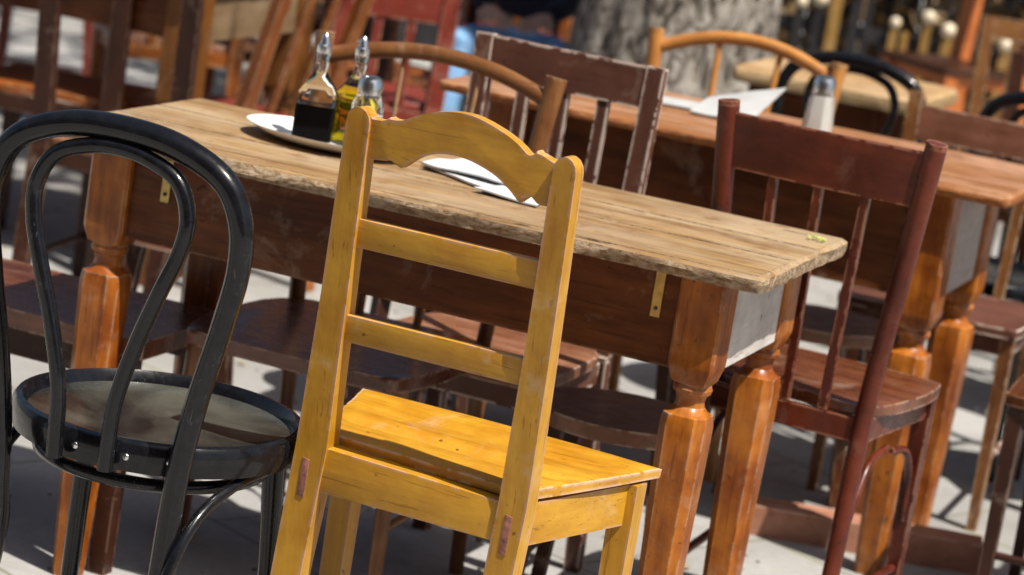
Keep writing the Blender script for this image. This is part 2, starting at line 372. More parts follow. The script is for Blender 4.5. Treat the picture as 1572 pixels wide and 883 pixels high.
bm = NB()
for k in range(1500):
    p = Vector((random.uniform(-3.5, 1.6), random.uniform(-1.2, 5.5), 0)); r_ = random.uniform(.002, .006)
    q = bmesh.ops.create_icosphere(bm, subdivisions=1, radius=r_); bmesh.ops.scale(bm, vec=(1.3, .9, .6), verts=q['verts']); bmesh.ops.translate(bm, vec=p+Vector((0, 0, r_*.4)), verts=q['verts'])
gr = obj('grit', bm, simple('grit', (.16, .13, .09), .9, 0, .5, 8)); gr['kind'] = 'stuff'; gr['label'] = 'fine grit and crumbs scattered over the paving'; gr['category'] = 'grit'
bm = NB()
for k in range(170):
    p = Vector((random.uniform(-3.5, 1.6), random.uniform(-.8, 5.5), .004)); a_ = random.random()*6.28; L = random.uniform(.012, .03)
    u_ = Vector((math.cos(a_), math.sin(a_), random.uniform(-.1, .25)))*L; v_ = Vector((-math.sin(a_), math.cos(a_), random.uniform(0, .3)))*L*.45
    p.z += abs(u_.z)+.002
    bm.faces.new([bm.verts.new(p+u_), bm.verts.new(p+v_+u_*.1), bm.verts.new(p-u_), bm.verts.new(p-v_+u_*.1)])
lf = obj('fallen_leaves', bm, simple('dry_leaf', (.22, .17, .05), .7, 0, .5, 8)); lf['kind'] = 'stuff'; lf['label'] = 'small dry yellowish leaves scattered over the paving'; lf['category'] = 'leaves'

# ------------------------------------------------------------------ tables
def slab(x0, x1, y0, y1, zt, th, seams, wear=.004, nx=150, ny=60):
    """worn plank top: one mesh, wavy gnawed outline, seams as grooves, rounded uneven arris"""
    bm = NB(); prof = [(0, -th), (0.003, -th*.75), (.0045, -th*.45), (.003, -th*.2), (-.002, -.0035), (-.007, -.0008)]
    def edge(x, y, k):
        d_ = max(0, mnoise.noise(Vector((x*7, y*7, 20+k*.25)))-.12)
        return mnoise.noise(Vector((x*4, y*4, k*.5)))*wear*.8-d_*wear*3.2+mnoise.noise(Vector((x*26, y*26, 3+k*1.1)))*wear*.4+mnoise.noise(Vector((x*80, y*80, 9+k*2.0)))*wear*(.12+d_*1.5)
    per = []
    for i in range(nx): per.append((x0+(x1-x0)*i/nx, y0, 0, -1))
    for i in range(ny): per.append((x1, y0+(y1-y0)*i/ny, 1, 0))
    for i in range(nx): per.append((x1-(x1-x0)*i/nx, y1, 0, 1))
    for i in range(ny): per.append((x0, y1-(y1-y0)*i/ny, -1, 0))
    cr = .018; rings = []
    for k, (off, dz) in enumerate(prof):
        ring = []
        for (x, y, ax, ay) in per:
            # rounded corners
            cx = min(max(x, x0+cr), x1-cr); cy = min(max(y, y0+cr), y1-cr)
            d = Vector((x-cx, y-cy)); 
            if abs(d.x) > 1e-6 and abs(d.y) > 1e-6: d.normalize(); nx_, ny_ = d.x, d.y; px, py = cx+d.x*cr, cy+d.y*cr
            else: nx_, ny_ = ax, ay; px, py = x, y
            e = off+edge(x, y, k)
            ring.append(bm.verts.new((px+nx_*e, py+ny_*e, zt+dz)))
        rings.append(ring)
    n = len(per)
    for A, B in zip(rings, rings[1:]):
        for k in range(n): bm.faces.new((A[k], A[(k+1) % n], B[(k+1) % n], B[k]))
    bm.faces.new(rings[0][::-1])
    # upper surface grid strips between seams
    ins = .009; ys = set()
    ya, yb = y0+ins, y1-ins
    yl = [ya+(yb-ya)*i/34 for i in range(35)]
    for s_ in seams: yl += [s_-.0048, s_-.0026, s_+.0026, s_+.0048]
    yl = sorted(yl); nxx = 120; grid = []
    for y in yl:
        row = []
        for i in range(nxx+1):
            x = x0+ins+(x1-x0-2*ins)*i/nxx; z = zt+mnoise.noise(Vector((x*2.2, y*16, 0)))*.0008
            yy = y
            for s_ in seams:
                wv = mnoise.noise(Vector((x*3, s_*50, 1)))*.003
                if abs(y-s_) < .006: yy = y+wv
                if abs(y-s_) < .003: z -= .010*(.6+(1.6 if x < -.25 and s_ < 0 else 0)+.8*abs(mnoise.noise(Vector((x*6, s_*9, 4)))))
            row.append(bm.verts.new((x, yy, z)))
        grid.append(row)
    for A, B in zip(grid, grid[1:]):
        for i in range(nxx): bm.faces.new((A[i], A[i+1], B[i+1], B[i]))
    # stitch: inner ring skirt just below the grid border
    brd = grid[0]+[r[-1] for r in grid[1:]]+grid[-1][-2::-1]+[r[0] for r in grid[-2:0:-1]]
    low = [bm.verts.new((v.co.x, v.co.y, v.co.z-.012)) for v in brd]
    m_ = len(brd)
    for k in range(m_): bm.faces.new((brd[k], brd[(k+1) % m_], low[(k+1) % m_], low[k]))
    top = rings[-1]
    inner = [bm.verts.new((min(max(v.co.x, x0+.014), x1-.014), min(max(v.co.y, y0+.014), y1-.014), zt-.0004)) for v in top]
    for k in range(n): bm.faces.new((top[k], top[(k+1) % n], inner[(k+1) % n], inner[k]))
    return bm

def leg_prof(h, blk, s=.042, foot=.024):
    """h = underside of the top, blk = underside of the square block"""
    z1 = blk
    return [(0, foot, 1), (.02, foot+.001, 1), (z1*.35, foot+.0075, 1), (z1-.15, s*.97, 1), (z1-.085, s*1.0, 1), (z1-.066, s*.93, 1), (z1-.060, s*.80, 0), (z1-.052, s*.64, 0),
            (z1-.042, s*.60, 0), (z1-.032, s*.66, 0), (z1-.027, s*.80, 0), (z1-.020, s*.84, 0), (z1-.012, s*.76, 0), (z1-.008, s*.80, 2), (z1+.018, s*.99, 2), (z1+.026, s, 2), (h, s, 2)]
def table(name, label, grp, x0, x1, y0, y1, zt, th, ah, blk, seams, mtop, mleg, mapr, mside, inset=(.075, .055), s=.042, foot=.024, brass=False, topwear=.004, extra=None):
    cx, cy = (x0+x1)/2, (y0+y1)/2
    t = thing(name, label, 'table', (cx, cy, 0), 0, grp)
    X, Y_ = (x1-x0)/2, (y1-y0)/2
    obj('tabletop', slab(-X, X, -Y_, Y_, zt, th, [q-cy for q in seams], topwear), mtop, t, 30)
    h = zt-th-.0005; lx, ly = X-inset[0], Y_-inset[1]
    for sx in (-1, 1):
        for sy in (-1, 1):
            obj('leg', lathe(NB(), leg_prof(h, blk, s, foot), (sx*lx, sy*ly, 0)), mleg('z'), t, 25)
    for sy in (-1, 1):
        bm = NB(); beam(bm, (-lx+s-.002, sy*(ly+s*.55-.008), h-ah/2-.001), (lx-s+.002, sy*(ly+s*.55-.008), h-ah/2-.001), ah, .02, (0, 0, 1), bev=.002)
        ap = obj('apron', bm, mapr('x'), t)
        if brass and sy < 0:
            for bx in (-1.128+.676, -.18+.676):
                b2 = NB(); beam(b2, (bx-.006, -ly-s*.55-.0045, h+.004), (bx-.006, -ly-s*.55-.0045, h-.085), .017, .003, (1, 0, 0), bev=.001)
                br = obj('brass_plate', b2, M_brass, ap)
                b3 = NB(); bmesh.ops.create_uvsphere(b3, u_segments=10, v_segments=6, radius=.0035)
                sc_ = obj('screw', b3, M_fdark, t); sc_.location = (bx-.006, -ly-s*.55-.007, h-.07)
    for sx in (-1, 1):
        bm = NB(); beam(bm, (sx*(lx+s*.5), -ly+s-.002, h-ah/2-.001), (sx*(lx+s*.5), ly-s+.002, h-ah/2-.001), ah, .02, (0, 0, 1), bev=.002)
        obj('side_apron', bm, mside, t)
    return t
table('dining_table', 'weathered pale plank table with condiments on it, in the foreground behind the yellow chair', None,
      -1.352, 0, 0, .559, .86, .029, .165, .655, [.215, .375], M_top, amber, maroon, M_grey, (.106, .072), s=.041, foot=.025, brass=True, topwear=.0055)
table('dining_table', 'orange varnished table with napkins and shaker, behind the red brown chair', None,
      -1.17, .13, 1.36, 1.93, .88, .024, .235, .565, [1.5, 1.64, 1.8], M_top2, amber, maroon, M_greyd, (.16, .072), s=.046, foot=.028, topwear=.002)
table('dining_table', 'large table with thick amber legs and tan side at upper left, top out of view', None,
      -3.75, -2.26, 2.33, 3.15, .92, .03, .2, .5, [2.5, 2.8], M_top2, lambda a: wood('dark_amber', (.13, .045, .008), (.24, .095, .018), .45, a, grain=40, spec=.3), maroon, M_tan, (.085, .085), s=.05, foot=.04, topwear=.002)
table('dining_table', 'far table with sunlit light edge and dark front, behind the honey bow chair', None,
      -1.04, -.50, 3.22, 3.72, .825, .045, .2, .5, [3.5], M_top3, maroon, maroon, M_greyd, (.085, .085), s=.045, foot=.03, topwear=.002)

# ------------------------------------------------------------------ yellow ladder-back chair
def yellow_chair():
    t = thing('ladder_back_chair', 'yellow painted ladder-back chair with carved crest rail, in front of the table', 'chair', (-.345, -.575, 0), -.06)
    SZ = .55; lean = .095
    def fr(a, b, d): return Vector((a, -b*lean+d, SZ+b))    # d grows away from the camera
    # back posts
    for side, pts in (('l', [(-.195, -.55), (-.182, -.2), (-.170, 0), (-.157, .25), (-.146, .525)]), ('r', [(.165, -.55), (.170, -.2), (.180, 0), (.190, .25), (.197, .520)])):
        bm = NB(); rings = []
        n = len(pts)
        P = [(a, b) for a, b in pts]
        hw = [.0245, .0255, .027, .0225, .0195] if side == 'l' else [.022, .0235, .0235, .0205, .0185]
        D = [.030, .036, .040, .034, .030]
        body = []
        for (a, b), h_, d_ in zip(P, hw, D): body.append((a, b, h_, d_))
        # rounded head
        a, b, h_, d_ = body[-1]
        for q in (.3, .6, .85, 1.0): body.append((a, b+.022*math.sin(q*math.pi/2), h_*max(.12, math.cos(q*math.pi/2)), d_))
        for a, b, h_, d_ in body:
            bb = b if b > 0 else b; base = fr(a, max(bb, 0), 0) if bb >= 0 else Vector((a, -b*.05*-1*0, SZ+b))
            rings.append([bm.verts.new(base+Vector((x*h_, y, 0))) for x, y in ((-1, 0), (1, 0), (1, d_), (-1, d_))])
        fs = [bm.faces.new(rings[0][::-1]), bm.faces.new(rings[-1])]
        for A, B in zip(rings, rings[1:]):
            for k in range(4): bm.faces.new((A[k], A[(k+1) % 4], B[(k+1) % 4], B[k]))
        es = [e for e in bm.edges if len(e.link_faces) == 2 and e.calc_face_angle(0) > 1.0]
        bmesh.ops.bevel(bm, geom=es, offset=.0035, segments=2, affect='EDGES', profile=.6)
        post = obj('back_post', bm, yellow('z'), t, 30)
        bm = NB(); a = -.176 if side == 'l' else .176
        o_ = [(a-.0065, -.08), (a+.0055, -.082), (a+.0075, -.02), (a-.0045, -.018)]
        plate_poly(bm, o_, .003, lambda x, y, d: Vector((x, -.0016+d, SZ+y)), bev=.0006)
        obj('mortise_plug', bm, M_plug, post)
    # crest rail: outline with ears, notches and arch
    top = [(-.128, .535), (-.108, .531), (-.096, .541), (-.086, .536), (-.074, .541)] + arc_out([(-.074, .541), (-.045, .556), (-.006, .568), (.037, .571), (.081, .560), (.115, .545), (.137, .529)], 4)[1:] + [(.142, .531), (.148, .541), (.155, .534), (.180, .530)]
    bot = [(.180, .462), (.166, .462), (.157, .463), (.148, .474), (.140, .472), (.129, .458)] + arc_out([(.129, .458), (.108, .476), (.079, .493), (.034, .505), (-.004, .504), (-.041, .491), (-.070, .468)], 4)[1:] + [(-.078, .471), (-.085, .479), (-.096, .474), (-.128, .470)]
    bm = NB(); plate_poly(bm, top+bot, .022, lambda a, b, d: fr(a, b, .006+d), bev=.0022)
    obj('crest_rail', bm, yellow('x'), t, 30)
    for b0, b1, th in ((.331, .376, .018), (.180, .223, .018)):
        bm = NB(); plate_poly(bm, [(-.14, b0), (.178, b0+.003), (.178, b1+.003), (-.14, b1)], th, lambda a, b, d: fr(a, b, .008+d), bev=.002)
        obj('slat', bm, yellow('x'), t)
    # aprons
    bm = NB(); plate_poly(bm, [(-.155, -.068), (.160, -.066), (.160, -.002), (-.155, .004)], .046, lambda a, b, d: Vector((a, .004+d, SZ+b)), bev=.002)
    obj('rear_apron', bm, yellow('x'), t)
    FX, FY = .247, .325
    for s_, x0 in ((-1, -.172), (1, .178)):
        bm = NB(); beam(bm, (x0, .03, SZ-.039), (s_*FX, FY-.02, SZ-.039), .068, .02, (0, 0, 1), bev=.002); obj('side_apron', bm, yellow('y'), t)
        bm = NB(); beam(bm, (s_*FX, FY-.018, 0), (s_*FX, FY-.018, SZ-.004), .036, .036, (1, 0, 0), .042, .042, bev=.003, seg=3); obj('front_leg', bm, yellow('z'), t)
        bm = NB(); beam(bm, (x0-.004*s_, .02, .14), (s_*FX, FY-.02, .14), .03, .018, (0, 0, 1), bev=.002); obj('stretcher', bm, yellow('y'), t)
    bm = NB(); beam(bm, (-FX+.018, FY-.02, SZ-.039), (FX-.018, FY-.02, SZ-.039), .066, .02, (0, 0, 1), bev=.002); obj('front_apron', bm, yellow('x'), t)
    # seat: slightly dished worn board, rear edge standing clear of the rear apron
    bm = NB(); NX, NY = 36, 24; G = []
    for lev in (1, 0):
        rows = []
        for j in range(NY+1):
            v = j/NY; row = []
            for i in range(NX+1):
                u = i/NX*2-1; hw = .180+(.272-.180)*v+.004*math.sin(v*3); y = .036-.011*(u+1)*.5*(1-v)+v*.316+(0.012*(1-u*u) if v > .5 else 0)*(v-.5)*2
                if v < .12: y += .010*(1-(u+1)/2)
                x = u*hw+.006
                dish = -.015*math.exp(-((v-.38)/.06)**2)-.007*math.exp(-((v-.68)/.10)**2)+.004*math.exp(-((v-.15)/.08)**2)
                z = SZ+(.020+dish*(1-u**6)+mnoise.noise(Vector((x*8, y*8, 2)))*.0008 if lev else .0012)
                ed = max(abs(u), abs(v*2-1))
                if lev and ed > .93: z -= .004*((ed-.93)/.07)**2; 
                if lev and ed > .99: x += mnoise.noise(Vector((x*30, y*30, 5)))*.003; y += mnoise.noise(Vector((x*30, y*30, 8)))*.002
                row.append(bm.verts.new((x, y, z)))
            rows.append(row)
        G.append(rows)
        for A, B in zip(rows, rows[1:]):
            for i in range(NX): bm.faces.new((A[i], A[i+1], B[i+1], B[i]))
    def brd(r): return r[0]+[q[-1] for q in r[1:]]+r[-1][-2::-1]+[q[0] for q in r[-2:0:-1]]
    A, B = brd(G[0]), brd(G[1])
    for k in range(len(A)): bm.faces.new((A[k], A[(k+1) % len(A)], B[(k+1) % len(A)], B[k]))
    obj('seat', bm, wood('yellow_seat', (.43, .205, .012), (.62, .335, .030), .36, 'x', wear=(.60, .42, .32), wamt=6, grain=52, gstr=.5, bump=.6, blotch=(.80, .66, .46), chip=(.36, .18, .10), chipamt=.68, rubs=.5), t, 45)
    return t
yellow_chair()

# ------------------------------------------------------------------ black bentwood chair (round seat, double loop back)
def bentwood(label, loc, rz, group=None, mat=None, seatm=None, full=True, top=None):
    t = thing('bentwood_chair', label, 'chair', loc, rz, group); mat = mat or M_black; seatm = seatm or M_bseat
    SZ = .55; yb = -.225
    if rz: t.scale = (.93, .93, .915)
    H = [(.146, -.20), (.150, -.10), (.158, 0), (.176, .11), (.198, .21), (.213, .30), (.207, .37), (.172, .427), (.092, .461), (0, .470)]
    outer = [(-.175, yb-.05, 0), (-.155, yb-.03, .17)] + [(-a, yb-b*.035, SZ+b) for a, b in H] + [(a, yb-b*.035, SZ+b) for a, b in H[-2::-1]] + [(.155, yb-.03, .17), (.175, yb-.05, 0)]
    bm = NB(); tube(bm, outer, lambda u: .0175+.003*math.cos(2*math.pi*u)**2, 16, nrm=(0, 1, 0)); obj('back_frame', bm, mat, t, 60)
    I = [(.044, -.045), (.045, 0), (.05, .07), (.073, .16), (.100, .24), (.124, .31), (.128, .365), (.103, .413), (.05, .436), (0, .442)]
    inner = [(-a, yb-.024-.0-b*.035+(.028 if b > .4 else 0)*0, SZ+b) for a, b in I]+[(a, yb-.024-b*.035, SZ+b) for a, b in I[-2::-1]]
    inner = [(x, y+max(0, (z-SZ-.25))*.08, z) for x, y, z in inner]
    bm = NB(); tube(bm, inner, .0125, 14); obj('inner_loop', bm, mat, t, 60)
    # seat ring and dished panel
    bm = NB(); prof = [(.205, -.048), (.229, -.048), (.233, -.03), (.233, -.008), (.228, -.001), (.219, .001), (.214, -.006), (.208, -.022)]; n = 64; rg = []
    for r_, z_ in prof: rg.append([bm.verts.new((r_*math.cos(2*math.pi*k/n), r_*math.sin(2*math.pi*k/n), SZ+z_)) for k in range(n)])
    for i in range(len(rg)):
        A, B = rg[i], rg[(i+1) % len(rg)]
        for k in range(n): bm.faces.new((A[k], A[(k+1) % n], B[(k+1) % n], B[k]))
    ring = obj('seat_ring', bm, mat, t, 40)
    bm = NB(); rg = []
    for j in range(15):
        r_ = .209*j/14; z_ = SZ-.018-.014*(1-(j/14)**3)
        if j == 0: rg.append([bm.verts.new((0, 0, z_))])
        else: rg.append([bm.verts.new((r_*math.cos(2*math.pi*k/n), r_*math.sin(2*math.pi*k/n), z_)) for k in range(n)])
    for k in range(n): bm.faces.new((rg[0][0], rg[1][k], rg[1][(k+1) % n]))
    for A, B in zip(rg[1:], rg[2:]):
        for k in range(n): bm.faces.new((A[k], A[(k+1) % n], B[(k+1) % n], B[k]))
    obj('seat_panel', bm, seatm, t, 60)
    for s_ in (-1, 1):
        bm = NB(); tube(bm, [(s_*.165, .085, SZ-.03), (s_*.176, .10, .33), (s_*.19, .125, 0)], lambda u: .0185-.005*u, 14); obj('front_leg', bm, mat, t, 60)
    if full:
        bm = NB(); n_ = 28; tube(bm, [(.18*math.cos(2*math.pi*k/n_), .18*math.sin(2*math.pi*k/n_)-.01, SZ-.075) for k in range(n_)], .0105, 10, True, 2, nrm=(0, 0, 1)); obj('leg_hoop', bm, mat, t, 60)
        for s_ in (-1, 1):
            bm = NB(); tube(bm, [(s_*.165, yb-.035, .27), (s_*.168, yb-.02, .36), (s_*.178, yb+.035, .445), (s_*.193, yb+.13, .488), (s_*.205, .0, .498)], .0095, 10); obj('brace', bm, mat, t, 60)
        for x in (-.062, -.018, .065, .125):
            bm = NB(); bmesh.ops.create_uvsphere(bm, u_segments=12, v_segments=8, radius=.0055); bmesh.ops.scale(bm, vec=(1, .5, 1), verts=bm.verts)
            yy_ = -math.sqrt(.233**2-x*x)-.001; o = obj('screw', bm, M_steel, ring); o.location = (x, yy_, SZ-.024)
    return t
bentwood('black bentwood chair with round worn seat, in the left foreground', (-.785, -.555, 0), 0)
bentwood('black bentwood chair back seen behind the salt shaker and honey bow chair', (-.62, 2.70, 0), R(180), 'black bentwood chairs at the far table')
bentwood('black bentwood chair back at the right edge beyond the brown backrest', (-.13, 2.66, 0), R(165), 'black bentwood chairs at the far table')

# ------------------------------------------------------------------ generic slat / bow chair; local: back at y=0, seat toward +y
def slat_chair(name, label, loc, rz, mat, H=.98, wt=.36, wb=.34, rail=(.075, .02), nsl=3, lean=.09, SZ=.47, pr=.018, roundpost=False, flat=True,
               depth=.38, seatm=None, group=None, wf=None, frontz=None, stretch=True, railsink=.0, bracket=False, curve=0, railm=None):
    t = thing(name, label, 'chair', loc, rz, group); seatm = seatm or mat; wf = wf or wb+.05
    def px(z): return wb/2+(wt-wb)/2*max(0, (z-SZ))/(H-SZ)
    def py(z): return -lean*max(0, z-SZ)-.0+(-.05*(SZ-z)/SZ if z < SZ else 0)
    for s_ in (-1, 1):
        bm = NB()
        if roundpost:
            tube(bm, [(s_*px(z), py(z), z) for z in (0, SZ*.5, SZ, (SZ+H)/2, H-.02)]+[(s_*px(H), py(H), H-.004), (s_*px(H), py(H), H)], lambda u: pr*(.80+.25*min(1, u*1.6))*(1 if u < .985 else .55), 16, sm=5)
        else:
            zs = [0, SZ, H]
            beam(bm, (s_*px(SZ), py(SZ), SZ), (s_*px(0), py(0), 0), pr*2, pr*1.6, (1, 0, 0), pr*1.6, pr*1.5, bev=.003)
            beam(bm, (s_*px(SZ-.01), py(SZ-.01), SZ-.01), (s_*px(H), py(H), H), pr*2, pr*1.5, (1, 0, 0), pr*1.9, pr*1.2, bev=.003, seg=3, wob=.0006)
        obj('back_post', bm, mat('z'), t, 50)
        bm = NB(); beam(bm, (s_*(wf/2-pr), depth-pr, SZ-.012), (s_*(wf/2-pr), depth-pr, 0), pr*1.8, pr*1.8, (1, 0, 0), pr*1.3, pr*1.3, bev=.003); obj('front_leg', bm, mat('z'), t)
        bm = NB(); beam(bm, (s_*(px(SZ)), pr, SZ-.035), (s_*(wf/2-pr), depth-pr*2, SZ-.035), .045, .018, (0, 0, 1), bev=.002); obj('side_apron', bm, mat('y'), t)
        if stretch:
            bm = NB(); tube(bm, [(s_*px(0), py(.15), .17), (s_*(wf/2-pr), depth-pr, .17)], .009, 10, sm=1); obj('stretcher', bm, mat('y'), t)
        if bracket:
            bm = NB(); tube(bm, [(s_*(wf/2-pr), depth-pr-.012, .27), (s_*(wf/2-pr), depth-.04, .36), (s_*(wf/2-.02), depth-.10, .425), (s_*(wf/2-.025), depth-.19, .44)], .008, 10); obj('brace', bm, mat('y'), t)
            bm = NB(); tube(bm, [(s_*px(.3)*1.0, py(.27)+.012, .27), (s_*px(SZ), .04, .36), (s_*px(SZ), .10, .425), (s_*px(SZ)*1.02, .19, .44)], .008, 10); obj('brace', bm, mat('y'), t)
    # top rail (slightly bowed backwards)
    zt = H-railsink; zb = zt-rail[0]; bm = NB(); N = 10; V = []
    for i in range(N+1):
        q = i/N*2-1; cv = -curve*(1-q*q); a = [Vector((q*(px(z)-pr*.4), py(z)+cv+o-.0, z)) for z, o in ((zb, -rail[1]/2), (zt-.002, -rail[1]/2), (zt-.002, rail[1]/2), (zb, rail[1]/2))]
        V.append([bm.verts.new(p) for p in a])
    bm.faces.new(V[0][::-1]); bm.faces.new(V[-1])
    for A, B in zip(V, V[1:]):
        for k in range(4): bm.faces.new((A[k], A[(k+1) % 4], B[(k+1) % 4], B[k]))
    es = [e for e in bm.edges if len(e.link_faces) == 2 and e.calc_face_angle(0) > 1.0]
    bmesh.ops.bevel(bm, geom=es, offset=.003, segments=2, affect='EDGES', profile=.6)
    obj('top_rail', bm, (railm or mat)('x'), t, 40)
    for i in range(nsl):
        q = (i+1)/(nsl+1)*2-1; bm = NB(); cv = -curve*(1-q*q)
        w_ = .026 if flat else .017
        beam(bm, (q*px(SZ)*.95, py(SZ)+.0, SZ-.01), (q*px(zb)*.95, py(zb)+cv, zb+.012), w_, .013 if flat else .015, (1, 0, 0), bev=.002); obj('slat', bm, mat('z'), t)
    for nm, y_, ww in (('rear_apron', 0, wb-pr), ('front_apron', depth-pr, wf-pr*3)):
        bm = NB(); beam(bm, (-ww/2, y_, SZ-.035), (ww/2, y_, SZ-.035), .045, .018, (0, 0, 1), bev=.002); obj(nm, bm, mat('x'), t)
    # seat
    o_ = smooth_outline([(-wb/2+.002, .018), (0, .016), (wb/2-.002, .018), (wf/2+.004, depth*.55), (wf/2+.002, depth-.012), (wf/2-.03, depth+.008), (0, depth+.018), (-wf/2+.03, depth+.008), (-wf/2-.002, depth-.012), (-wf/2-.004, depth*.55)], 5)
    bm = NB(); plate_poly(bm, o_, .022, lambda a, b, d: Vector((a, b, SZ-.0115+d)), bev=.005, seg=3); obj('seat', bm, seatm('x'), t, 30)
    return t
def bow_chair(label, loc, rz, mat, H=.95, W=.50, SZ=.47, depth=.42, nsp=3, seatm=None, rise=.045, paddle=False, thin=None, group=None, lean=.1):
    t = thing('bow_back_chair', label, 'chair', loc, rz, group); seatm = seatm or mat
    wb = W*.82
    def px(z): return wb/2+(W-wb)/2*max(0, z-SZ)/(H-SZ)
    def py(z): return -lean*max(0, z-SZ)+(-.05*(SZ-z)/SZ if z < SZ else 0)
    for s_ in (-1, 1):
        bm = NB()
        if paddle and s_ == paddle:
            tube(bm, [(s_*px(z), py(z), z) for z in (0, .25, SZ, .62, .78, H-.06, H)], lambda u: .016+.007*max(0, u-.45)*1.8, 12, sm=5, flat=.7)
        else: tube(bm, [(s_*px(z), py(z), z) for z in (0, .25, SZ, .7, H-.03, H-.008)]+[(s_*px(H), py(H), H)], lambda u: (.015+.006*u)*(1 if u < .985 else .55), 14, sm=5)
        obj('back_post', bm, mat('z'), t, 50)
        bm = NB(); tube(bm, [(s_*(W/2-.04), depth-.05, SZ-.01), (s_*(W/2-.025), depth-.03, 0)], lambda u: .018-.005*u, 12, sm=3); obj('front_leg', bm, mat('z'), t, 50)
        bm = NB(); tube(bm, [(s_*px(0), py(.2), .2), (s_*(W/2-.03), depth-.04, .2)], .008, 10, sm=1); obj('stretcher', bm, mat('y'), t)
    bow = []
    for i in range(13):
        q = i/12*2-1; zz = H-.05+rise*(1-q*q)+.0; bow.append((q*px(H-.05), py(H-.05)-.03*(1-q*q), zz))
    bm = NB(); tube(bm, bow, .0165, 14, sm=3, flat=.8); obj('bow_rail', bm, mat('x'), t, 50)
    for i in range(nsp):
        q = (i+1)/(nsp+1)*2-1; bm = NB(); zt = H-.05+rise*(1-q*q)
        if thin:
            tube(bm, [(q*px(SZ)*.9, py(SZ)+.01, SZ-.005), (q*px(.7), py(.7)-.01, .72)], .009, 10, sm=3); 
            lathe_z = .72
            sp = obj('spindle', bm, mat('z'), t)
            b2 = NB(); tube(b2, [(q*px(.7), py(.7)-.01, .715), (q*px(.7), py(.7)-.01, .725), (q*px(.72), py(.74)-.012, .745), (q*px(.74), py(.76)-.013, .76), (q*px(zt), py(zt)-.028*(1-q*q), zt-.006)], lambda u: .011 if u < .35 else .0045, 10, sm=3)
            obj('thin_rod', b2, thin, sp)
            b3 = NB(); lathe(b3, [(.845, .005), (.85, .009), (.865, .010), (.872, .006)], (q*px(.86), py(.86)-.016, 0), 12); obj('ferrule', b3, M_fdark, sp)
        else:
            tube(bm, [(q*px(SZ)*.85, py(SZ)+.02, SZ-.005), (q*px(.7)*.95, py(.7)-.012, .70), (q*px(zt), py(zt)-.028*(1-q*q), zt-.006)], lambda u: .0095-.0015*u, 10, sm=4); obj('spindle', bm, mat('z'), t)
    o_ = smooth_outline([(-wb/2, .012), (0, .002), (wb/2, .012), (W/2-.005, depth*.55), (W/2-.03, depth-.02), (W/2-.08, depth+.004), (0, depth+.012), (-W/2+.08, depth+.004), (-W/2+.03, depth-.02), (-W/2+.005, depth*.55)], 5)
    bm = NB(); plate_poly(bm, o_, .028, lambda a, b, d: Vector((a, b, SZ-.014+d)), bev=.007, seg=3); obj('seat', bm, seatm('x'), t, 30)
    return t

# chairs round the near table
bow_chair('old brown bow-back chair behind the oil and vinegar bottles', (-.905, .63, 0), R(180), oldwood, H=1.025, W=.50, SZ=.48, depth=.46, nsp=2, thin=oldwood('z'), seatm=gloss, paddle=-1)
slat_chair('slat_back_chair', 'dark brown slat-back chair with chipped pale edges, behind the near table', (-.705, .86, 0), R(178), worn, H=1.06, wt=.375, wb=.35, rail=(.085, .02), nsl=3, lean=-.02+.06, SZ=.47, pr=.02, depth=.38, seatm=seatw)
slat_chair('spindle_back_chair', 'dark red brown chair with round posts, right of the near table corner', (-.075, .60, 0), R(-3), redw, H=1.06, wt=.405, wb=.315, rail=(.105, .018), nsl=3, lean=.035, SZ=.54, pr=.0195, roundpost=True, flat=False, depth=.36, seatm=gloss, railsink=.015, wf=.40, bracket=True, curve=.01)
# stool tucked in
def stool(label, loc, rz, mat):
    t = thing('stool', label, 'stool', loc, rz)
    bm = NB(); o_ = smooth_outline([(.17*math.cos(k*math.pi/4), .15*math.sin(k*math.pi/4)) for k in range(8)], 5); plate_poly(bm, o_, .03, lambda a, b, d: Vector((a, b, .44+d)), bev=.008, seg=3); obj('seat', bm, seatw('x'), t, 30)
    for sx in (-1, 1):
        for sy in (-1, 1):
            bm = NB(); beam(bm, (sx*.10, sy*.085, .441), (sx*.14, sy*.12, 0), .032, .032, (1, 0, 0), .024, .024); obj('leg', bm, mat('z'), t)
        bm = NB(); tube(bm, [(sx*.125, -.11, .18), (sx*.125, .11, .18)], .009, 10, sm=1); obj('stretcher', bm, mat('y'), t)
    return t
def bench():
    t = thing('bench', 'low brown bench with thick plank seat at the left end of the near table', 'bench', (-1.46, .27, 0), 0)
    bm = NB(); beam(bm, (-.30, 0, .452), (.30, 0, .452), .036, .36, (0, 0, 1), bev=.006, seg=4, wob=.001); obj('seat', bm, gloss('x'), t)
    for sx in (-1, 1):
        for sy in (-1, 1):
            bm = NB(); beam(bm, (sx*.25, sy*.14, .434), (sx*.25, sy*.14, 0), .042, .042, (1, 0, 0), .034, .034); obj('leg', bm, darkw('z'), t)
    for sy in (-1, 1):
        bm = NB(); beam(bm, (-.228, sy*.14, .40), (.228, sy*.14, .40), .05, .02, (0, 0, 1), bev=.002); obj('rail', bm, darkw('x'), t)
bench()
stool('low weathered stool under the near table, behind its turned leg', (-.34, .45, 0), .1, darkw)
